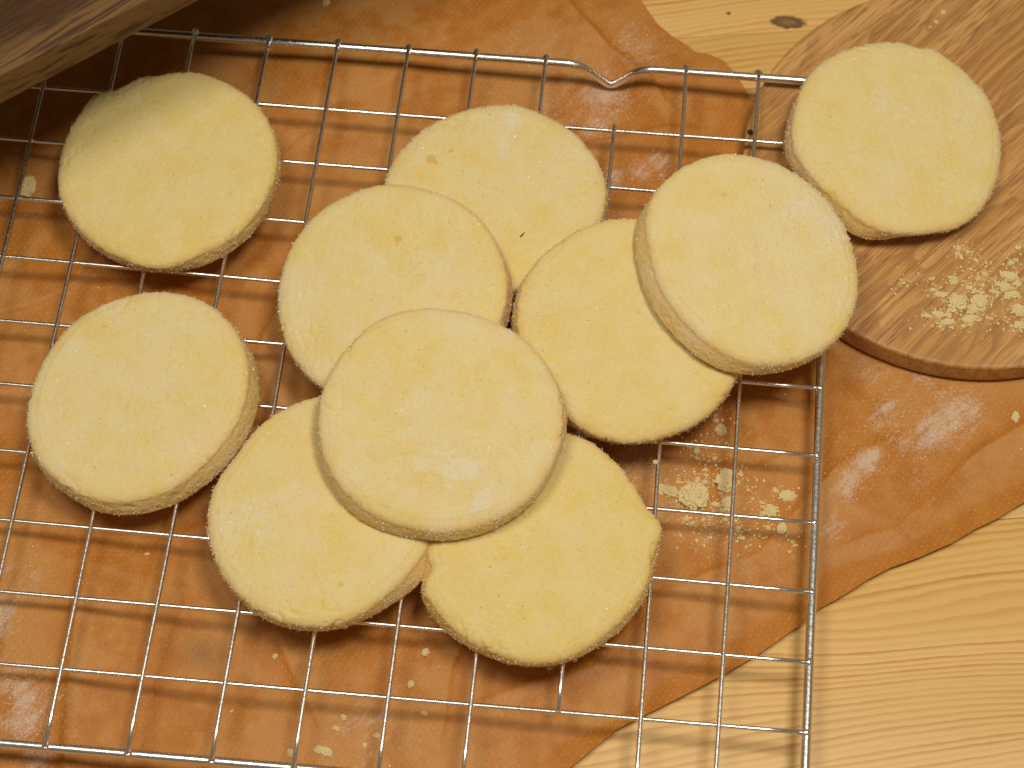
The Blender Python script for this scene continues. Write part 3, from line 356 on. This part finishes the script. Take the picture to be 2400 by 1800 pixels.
# ------------------------------------------------------------------ round oak board
def lathe(name, prof, n, mat):
    V = []; F = []
    for (r, z) in prof:
        for k in range(n): V.append((r*math.cos(2*math.pi*k/n), r*math.sin(2*math.pi*k/n), z))
    for i in range(len(prof)-1):
        for k in range(n): F.append((i*n+k, i*n+(k+1) % n, (i+1)*n+(k+1) % n, (i+1)*n+k))
    F.append(tuple(range(n-1, -1, -1))); F.append(tuple((len(prof)-1)*n+k for k in range(n)))
    return mesh(name, V, F, mat)
bt = 10.6
prof = [(BR-2.5, 0), (BR-.8, .5), (BR-.1, 2.0)]+[(BR, 4.0), (BR, bt-1.6)]+[(BR-1.2+1.2*math.cos(a), bt-1.2+1.2*math.sin(a)) for a in np.linspace(.25, math.pi/2, 5)]+[(BR-3, bt), (BR-20, bt)]
oak = tag(link('round_board', lathe('round_board', prof, 160, M_OAK), None, (BC[0], BC[1], .70)), 'round oak serving board strewn with crumbs, half under the wire rack', 'serving board')
bev = oak.modifiers.new('n', 'WEIGHTED_NORMAL')
OAK_TOP = .70+bt

# ------------------------------------------------------------------ dark serving board on feet
WX, WY, WA, WZ = -236.9, -51.4, 39.26, 75.9      # front lower edge of the raised board
wal = tag(empty('serving_board', (WX, WY, .6), (0, 0, R(WA))), 'dark walnut board raised on feet, jutting over the back left corner of the rack', 'serving board')
link('board_slab', box_mesh('board_slab', (-190, 0, WZ), (210, 230, WZ+13), .8, M_WAL, 3), wal)
for x in (-150, 170):
    for y in (70, 200):
        link('foot', lathe('foot', [(9, 0), (11, 1.5), (12, WZ*.5), (14, WZ)], 24, M_WAL), wal, (x, y, 0))

# ------------------------------------------------------------------ wire cooling rack
def tube(name, pts, rad, mat, n=12, closed=False, caps=True):
    P = np.array(pts, float); m = len(P)
    T = np.roll(P, -1, 0)-np.roll(P, 1, 0) if closed else np.gradient(P, axis=0)
    T = T/np.linalg.norm(T, axis=1)[:, None]
    V = []; F = []; up = np.array((0, 0, 1.0))
    for i in range(m):
        t = T[i]; u = up if abs(t[2]) < .95 else np.array((1.0, 0, 0))
        a = np.cross(t, u); a /= np.linalg.norm(a); b = np.cross(a, t)
        for k in range(n):
            th = 2*math.pi*k/n; V.append(P[i]+rad*(math.cos(th)*a+math.sin(th)*b))
    for i in range(m if closed else m-1):
        j = (i+1) % m
        for k in range(n): F.append((i*n+k, i*n+(k+1) % n, j*n+(k+1) % n, j*n+k))
    if not closed and caps: F.append(tuple(range(n-1, -1, -1))); F.append(tuple((m-1)*n+k for k in range(n)))
    return mesh(name, V, F, mat)
def fill_corners(pts, rad, seg=6, closed=False):
    P = [np.array(p, float) for p in pts]; n = len(P); out = []
    for i in range(n):
        if not closed and i in (0, n-1): out.append(P[i]); continue
        p, a, b = P[i], P[i-1], P[(i+1) % n]; r = rad[i] if isinstance(rad, (list, tuple)) else rad
        da = a-p; db = b-p; la = np.linalg.norm(da); lb = np.linalg.norm(db); r = min(r, la*.48, lb*.48)
        q0 = p+da/la*r; q1 = p+db/lb*r
        for t in np.linspace(0, 1, seg+1): out.append((1-t)**2*q0+2*t*(1-t)*p+t*t*q1)
    return out
rack = tag(empty('cooling_rack', (0, 0, 0)), 'chromed wire cooling rack with square mesh carrying the cookies', 'cooling rack')
FZ = Z0-.8; LX = -378.0
def fx(y): return FR[0]+FR[1]*y
def ytop(x): return HW[0][0]+HW[0][1]*x
def ybot(x): return HW[11][0]+HW[11][1]*x*.75+.5
fp = []; rd = []
def A(x, y, z, r): fp.append((x, y, z)); rd.append(r)
FOOT = -77.0; FOOT2 = -301.0; TIPZ = 2.15
A(fx(0), ytop(0), FZ, 11)
for f in (FOOT, FOOT2):
    y = ytop(f)
    for dx, z, r in ((10.5, FZ, 6), (0, TIPZ, 3.6), (-11.0, FZ, 6)): A(f+dx, y+(1.3 if z < 10 else 0), z, r)
A(LX, ytop(LX), FZ, 11); A(LX, ybot(LX), FZ, 11)
for f in (FOOT2, FOOT+2.5):
    y = ybot(f)
    for dx, z, r in ((-11, FZ, 6), (0, TIPZ+.5, 3.6), (10.5, FZ, 6)): A(f+dx, y-(1.3 if z < 10 else 0), z, r)
A(fx(-258), ybot(0), FZ, 11)
link('frame', tube('frame', fill_corners(fp, rd, 8, True), 1.5, M_STEEL, 18, True), rack)
for i in (12, 13, 14): VW[i] = (-274.6-24.9*(i-11), .002*(i-12))
def weld_mesh(seed):
    bm = bmesh.new(); bmesh.ops.create_icosphere(bm, subdivisions=2, radius=1)
    V = np.array([q.co for q in bm.verts]); n = fbm(V+seed*9, .9, 2, seed)
    for q, k in zip(bm.verts, n): q.co = Vector((q.co.x*1.25, q.co.y*1.35, q.co.z*.95))*(.80+.42*k)*MM
    me = bpy.data.meshes.new('weld'); bm.to_mesh(me); bm.free(); me.materials.append(M_STEEL); me.polygons.foreach_set('use_smooth', [True]*len(me.polygons)); return me
WELD = [weld_mesh(k) for k in range(4)]
HR = [HW[j] for j in range(1, 11)]
for i, (x0, k) in sorted(VW.items()):
    if i in (3, 12): y1, y2 = HW[1][0]+1.5, HW[10][0]-1.0
    else: y1, y2 = ytop(x0)+.9, ybot(x0)-.9
    ys_ = np.linspace(y1, y2, 24); wv = .12*np.sin(ys_/31.0+i)
    z = np.full(24, Z0+1.38)
    o = link('wire', tube('wire', np.c_[x0+k*ys_+wv, ys_, z], .70, M_STEEL, 10), rack)
    for q, yy in enumerate((y1-.2, y2+.2)):
        wl = link('weld', WELD[(i+q) % 4], o, (x0+k*yy, yy, Z0+.95)); wl.rotation_euler = (0, 0, i*1.3+q)
        if i in (3, 12): wl.scale = (.55, .55, .6)
for j in range(1, 11):
    y0, k = HW[j]
    xs_ = np.linspace(LX+.8, -.3, 30); wv = .10*np.sin(xs_/37.0+j*2)
    yy = np.where(xs_ > -290, y0+k*xs_, y0+k*-290)+wv
    o = link('wire', tube('wire', np.c_[xs_, yy, np.full(30, Z0)], .70, M_STEEL, 10), rack)
    for q in (0, -1):
        wl = link('weld', WELD[(j+q) % 4], o, (xs_[q]+(.1 if q else -.1), yy[q], Z0+.45)); wl.rotation_euler = (0, 0, j*2.1+1.5); wl.scale = (1.05, .75, .8)

# ------------------------------------------------------------------ cookies
NT_ = 430
TH = np.arange(NT_)*2*math.pi/NT_
def per(r, soft=True):
    r = np.array(r); a = np.arange(len(r)+1)*2*math.pi/len(r)
    q = np.interp(TH, a, np.r_[r, r[0]])
    k = np.exp(-(np.arange(-26, 27)/(11.0 if soft else 4.0))**2); k /= k.sum()
    return sum(w*np.roll(q, j) for j, w in zip(range(-26, 27), k))
OCT = np.array([(1, 0, 0), (-1, 0, 0), (0, 1, 0), (0, -1, 0), (0, 0, 1), (0, 0, -1)], float)
OF = np.array([(0, 2, 4), (2, 1, 4), (1, 3, 4), (3, 0, 4), (2, 0, 5), (1, 2, 5), (3, 1, 5), (0, 3, 5)])
def grains(name, C, size):
    n = len(C); q = rng.normal(size=(n, 4)); q /= np.linalg.norm(q, axis=1)[:, None]; w, x, y, z = q.T
    Rm = np.stack([1-2*(y*y+z*z), 2*(x*y-z*w), 2*(x*z+y*w), 2*(x*y+z*w), 1-2*(x*x+z*z), 2*(y*z-x*w), 2*(x*z-y*w), 2*(y*z+x*w), 1-2*(x*x+y*y)], 1).reshape(n, 3, 3)
    V = np.einsum('nij,kj->nki', Rm, OCT*np.array((1, .9, .75)))*np.asarray(size)[:, None, None]+C[:, None, :]
    F = (OF[None]+(np.arange(n)*6)[:, None, None]).reshape(-1, 3)
    return mesh(name, V.reshape(-1, 3), F, M_SUGAR, smooth=False)
VEIL = {1: .14, 2: .36, 3: .36, 4: .40, 5: .40, 6: .30, 7: .12, 8: .20, 9: .38, 10: .32}
def build_cookie(n, d, label, toast=()):
    sf = n not in (1, 7, 10); rt, rb, T, e = per(d['rt'], sf), per(d['rb'], True), d['T'], 4.0
    edge = fbm(np.c_[np.cos(TH)*37, np.sin(TH)*37, np.full(NT_, n*31.0)], 2.4, 2, n)-.5
    rt = rt+edge*.42; rb = rb+np.roll(edge, 5)*.3
    rows = []; sd = []
    ev = 2.6; rt = rt+.35
    for f in np.linspace(.012, 1, 74):
        rr = f*(rt-e); z = T-.35*(rr/37)**6+.55*(1-(rr/37)**2)
        rows.append((rr, np.broadcast_to(z, rr.shape))); sd.append(0.0)
    for a in np.linspace(0, math.pi/2, 12)[1:]:
        rows.append((rt-e+e*math.sin(a), np.full(NT_, T-.35-ev+ev*math.cos(a)))); sd.append((a/(math.pi/2))**1.15)
    for t in np.linspace(0, 1, 15)[1:]:
        rows.append((rt*(1-t)+rb*t+.25*math.sin(math.pi*t), np.full(NT_, (T-.35-ev)*(1-t)+.9*t))); sd.append(1.0)
    for a in np.linspace(0, math.pi/2, 4)[1:]:
        rows.append((rb-.9+.9*math.cos(a), np.full(NT_, .9-.9*math.sin(a)))); sd.append(1.0)
    rows.append((rb*.5, np.zeros(NT_))); sd.append(1.0)
    m = len(rows); V = np.zeros((m, NT_, 3))
    for i, (r, z) in enumerate(rows): V[i, :, 0] = r*np.cos(TH); V[i, :, 1] = r*np.sin(TH); V[i, :, 2] = z
    V = V.reshape(-1, 3); side = np.repeat(sd, NT_)
    Q = V+np.array((n*57.3, n*23.1, n*11.7))
    amp = .34*(fbm(Q, 17, 2, 1)-.5)+.11*(fbm(Q, 2.2, 2, 2)-.5)+.17*(vn(Q, .85, 5)-.5)
    rad = np.hypot(V[:, 0], V[:, 1])/37
    side_b = np.clip(side, 0, 1); amp = amp*(1-.45*side_b)+side_b*(.26*(fbm(Q, 2.2, 2, 8)-.5)+.33*(vn(Q, .75, 13)-.5))
    ck = np.abs(fbm(Q*np.array((1, 1, .3)), 10, 3, 4)-.5); msk = sstep(.50, .66, vn(Q, 13, 6))*sstep(.45, .85, rad)
    amp = amp-.55*sstep(.03, .0, ck)*msk-.28*sstep(.74, .86, vn(Q, 1.7, 22))*sstep(.42, .62, vn(Q, 17, 23))
    nz = np.where(side < .5, 1, 0)[:, None]; rad_dir = np.c_[V[:, :2]/(np.hypot(V[:, 0], V[:, 1])[:, None]+1e-6), np.zeros(len(V))]
    nd = rad_dir*np.sin(side_b*math.pi/2)[:, None]+np.array((0, 0, 1.0))*np.cos(side_b*math.pi/2)[:, None]
    last = np.zeros(len(V)); last[-5*NT_:] = 1; amp = amp*(1-last*.8)
    V = V+nd*amp[:, None]
    V[-NT_:, 2] = np.maximum(V[-NT_:, 2], 0)
    F = []
    I = np.arange(m*NT_).reshape(m, NT_); J = np.roll(I, -1, 1)
    F = np.stack([I[:-1], I[1:], J[1:], J[:-1]], -1).reshape(-1, 4).tolist()
    F.append(tuple(I[0])); F.append(tuple(I[-1][::-1]))
    dust = np.zeros(len(V)); spot = np.zeros(len(V)); tst = np.zeros(len(V))
    for x, y, r, a in d['dust']: dust = dust+.62*a*np.exp(-((V[:, 0]-x)**2+(V[:, 1]-y)**2)/(r*r*2.4))
    dust = np.minimum(dust, 1)
    for x, y, r, a in d['spot']: spot = np.maximum(spot, a*np.exp(-((V[:, 0]-x)**2+(V[:, 1]-y)**2)/(r*r*1.2)))
    dust = dust*np.where(V[:, 2] > 2, 1, 0)
    ang = np.arctan2(V[:, 1], V[:, 0])
    for a0, w, s in toast: tst = np.maximum(tst, s*np.exp(-(((ang-a0+math.pi) % (2*math.pi)-math.pi)/w)**2)*sstep(.2, .8, side_b))
    tst = np.maximum(tst, .38*sstep(3.4, .6, V[:, 2])*sstep(.35, .65, vn(Q, 9, 31)+.12)*side_b)      # browner where it sat on the tin
    me = mesh('cookie', V, F, M_COOKIE, attrs={'side': np.clip(side, 0, 1), 'dust': dust, 'spot': spot, 'toast': tst, 'veil': np.full(len(V), VEIL[n])})
    sx, sy = d['s']
    nrm = Vector((-sx, -sy, 1)).normalized()
    o = link('cookie', me, None, (*d['c'], d['z'])); o.rotation_euler = Vector((0, 0, 1)).rotation_difference(nrm).to_euler()
    tag(o, label, 'cookie', 'shortbread cookies cooling on the rack')
    # sugar grains clinging to the surface
    area = np.repeat([max(1e-6, r.mean()) for r, z in rows], NT_)
    w = area*(.35+1.6*np.clip(dust, 0, 1))*np.where(V[:, 2] > .5, 1, 0)*np.where(np.repeat(np.arange(m), NT_) < 70, 1.0, .9); w /= w.sum()
    ids = rng.choice(len(V), 6500, p=w)
    C = V[ids]+rng.normal(0, .25, (6500, 3))*np.array((1, 1, .12))+nd[ids]*.03
    g = link('sugar_grains', grains('sugar_grains', C, rng.uniform(.07, .22, 6500)*np.where(side[ids] > .35, 1.25, 1.0)), o); g['kind'] = 'stuff'
    return o
LAB = {1: ('round shortbread cookie half in the shadow of the dark walnut board', ()),
       2: ('thick shortbread cookie lying apart on the rack, in front of the shaded one', ()),
       3: ('shortbread cookie at the back of the pile with orange sugar spots and a dark fleck', ()),
       4: ('shortbread cookie with a white sugar crack along its edge, leaning on the spotted back cookie', ((-.15, .45, 1.0),)),
       5: ('topmost shortbread cookie in the middle of the pile, lying across four others', ()),
       6: ('shortbread cookie at the lower left of the pile with a broad white sugar patch', ()),
       7: ('front shortbread cookie nearest the bottom with a pointed nib on its right edge', ()),
       8: ('shortbread cookie caught between the middle cookie and the sugary tilted one', ()),
       9: ('tilted shortbread cookie with a wide white sugar dusting, propped against the cookie on the board', ()),
       10: ('shortbread cookie with a notched rim lying half on the round oak board', ((-1.2, .5, .45),))}
CK = {n: build_cookie(n, COOK[n], *LAB[n]) for n in COOK}
# the dark fleck on the back cookie
fl = mesh('dark_fleck', [(-1.3, -.15, 0), (-.2, -.28, 0), (1.3, .05, 0), (.3, .25, 0), (-1.1, .05, .3), (0, -.1, .4), (1.1, .1, .3)],
          [(0, 1, 5, 4), (1, 2, 6, 5), (2, 3, 5, 6), (3, 0, 4, 5), (3, 2, 1, 0)], M_DARK)
link('dark_fleck', fl, CK[3], (-100.46-COOK[3]['c'][0], -77.67-COOK[3]['c'][1], 9.62), (0, 0, R(52)))

# ------------------------------------------------------------------ crumbs
def crumb_mesh(seed, sub):
    bm = bmesh.new(); bmesh.ops.create_icosphere(bm, subdivisions=sub, radius=.5)
    V = np.array([q.co for q in bm.verts]); D = V/np.linalg.norm(V, axis=1)[:, None]
    k = .45+.70*fbm(D*.5+seed*5.3, .36, 2, seed)+.50*(fbm(D*.5+seed*3.1, .13, 2, seed+3)-.5)
    V = V*k[:, None]*1.15
    V[:, 2] = np.where(V[:, 2] < -.18, -.18+(V[:, 2]+.18)*.1, V[:, 2])
    V[:, 2] += .19
    me = bpy.data.meshes.new('crumb')
    for q, p in zip(bm.verts, V): q.co = Vector(p)
    bm.to_mesh(me); bm.free(); me.materials.append(M_CRUMB); return me
CR_BIG = [crumb_mesh(k, 5) for k in range(4)]; CR_SM = [crumb_mesh(k+10, 4) for k in range(8)]
def crumb(x, y, z, w, h, i, big, label, group=None):
    if not big and group: w, h = w*.72, h*.72
    me = (CR_BIG if big else CR_SM)[i % (4 if big else 8)]
    o = bpy.data.objects.new('crumb', me); COL.objects.link(o); o.location = (x*MM, y*MM, z*MM)
    th = .80*min(w, h) if not big else .60*min(w, h)
    o.scale = (w*MM*1.12, h*MM*1.12, th*MM); o.rotation_euler = (0, 0, (i*1.7 % .8)-.4)
    tag(o, label, 'crumb', group); return o
LP = {0: 'largest ragged cookie crumb on the paper under the right side of the rack', 1: 'long finger of crumb joined to the largest crumb under the rack',
      2: 'broad flat crumb half hidden under a wire, beside the largest crumb', 10: 'angular crumb in the shade just below the cookie between the stack and the tilted one',
      14: 'double crumb on the paper close to the right bar of the rack', 20: 'upright crumb on the paper below the lowest right crumb pair, near the rack bar',
      44: 'lone crumb under the rack left of the shaded cookie, in the walnut board shadow', 45: 'brownish crumb tip at the top edge of the picture beside the walnut board',
      46: 'lone crumb on the open paper at the right edge below the oak board', 47: 'tiny crumb right under the front cookie'}
PZ = paper_h(np.array([(c[0], c[1]) for c in CRUMB_P]))
for i, (x, y, w, h) in enumerate(CRUMB_P):
    big = max(w, h) > 3.6
    near = x > -65 and y < -115 and x < 0
    lab = LP.get(i, 'small pale crumb scattered on the paper under the right side of the rack' if near else 'small flattened crumb on the paper under the front left of the rack')
    crumb(x, y, PZ[i]-.15, w, h, i, big, lab, None if i in LP else ('crumbs scattered under the right of the rack' if near else 'crumbs scattered under the front of the rack'))
LB = {10: 'largest lump of crumb in the heap on the round oak board', 12: 'loose crumb lump right of the largest one on the oak board', 0: 'single pointed crumb above the heap on the oak board',
      17: 'white sugary flake left of the heap on the oak board', 27: 'big crumb at the right edge of the picture on the oak board'}
for i, (x, y, w, h) in enumerate(CRUMB_B):
    top3 = y > 20
    lab = LB.get(i, 'tiny pale crumb behind the notched cookie on the oak board' if top3 else 'small pale crumb in the heap on the round oak board')
    crumb(x, y, OAK_TOP-.1, w, h, i+3, w > 3.4, lab, None if i in LB else ('crumbs behind the notched cookie' if top3 else 'crumbs heaped on the oak board'))
crumb(-50.8, -150.9, Z0+1.6, 1.5, 1.5, 5, False, 'tiny crumb stuck on a rack wire beside the front cookie')
o = crumb(-26.8, -19.5, OAK_TOP-.1, 2.2, 2.0, 2, False, 'small black speck on the edge of the oak board under a wire'); o.data = o.data.copy(); o.data.materials.clear(); o.data.materials.append(M_DARK)  # unidentified black speck, shaped with a crumb mesh
def fine_crumbs(name, centres, n, zf, label, spread):
    c = np.array(centres); k = rng.integers(0, len(c), n); P = c[k]+rng.normal(0, spread, (n, 2))*rng.uniform(.3, 1.6, (n, 1))
    s = .14+.62*rng.uniform(0, 1, n)**3; z = zf(P)
    ok = np.ones(n, bool)
    P, s, z = P[ok], s[ok], z[ok]
    me = grains(name, np.c_[P, z+s*.4], s); me.materials.clear(); me.materials.append(M_CRUMB)
    return tag(link(name, me), label, 'crumbs', None, 'stuff')
fine_crumbs('crumb_dust', [(c[0], c[1]) for c in CRUMB_P if c[0] > -65 and c[0] < 0], 1300, paper_h, 'fine crumb dust around the crumbs on the paper', 3.2)
fine_crumbs('crumb_dust', [(c[0], c[1]) for c in CRUMB_B if c[1] < 0], 1700, lambda P: np.full(len(P), OAK_TOP), 'fine crumb dust around the heap on the oak board', 2.6)
# sugar spilt on the paper
def sugar_spill():
    C = []
    for x, y, r, a in SUGAR_P:
        n = int(34*a*r); C.append(np.c_[rng.normal(x, r*.8, n), rng.normal(y, r*.8, n)])
    C.append(np.c_[rng.uniform(-320, 100, 5200), rng.uniform(-270, 60, 5200)])
    C = np.vstack(C); ok = in_poly(C, P_POLY) & (np.hypot(C[:, 0]-BC[0], C[:, 1]-BC[1]) > BR+1); C = C[ok]
    s = rng.uniform(.08, .22, len(C)); me = grains('sugar_spill', np.c_[C, paper_h(C)+s*.5], s)
    tag(link('sugar_spill', me), 'loose sugar grains spilt over the brown baking paper', 'sugar', None, 'stuff')
    P = rng.normal((-18, -20), (14, 22), (260, 2)); P = P[np.hypot(P[:, 0]-BC[0], P[:, 1]-BC[1]) < BR-2]
    s = rng.uniform(.08, .2, len(P))
    tag(link('sugar_spill', grains('sugar_spill', np.c_[P, np.full(len(P), OAK_TOP)+s*.5], s)), 'loose sugar grains on the rim of the oak board under the rack', 'sugar', None, 'stuff')
sugar_spill()
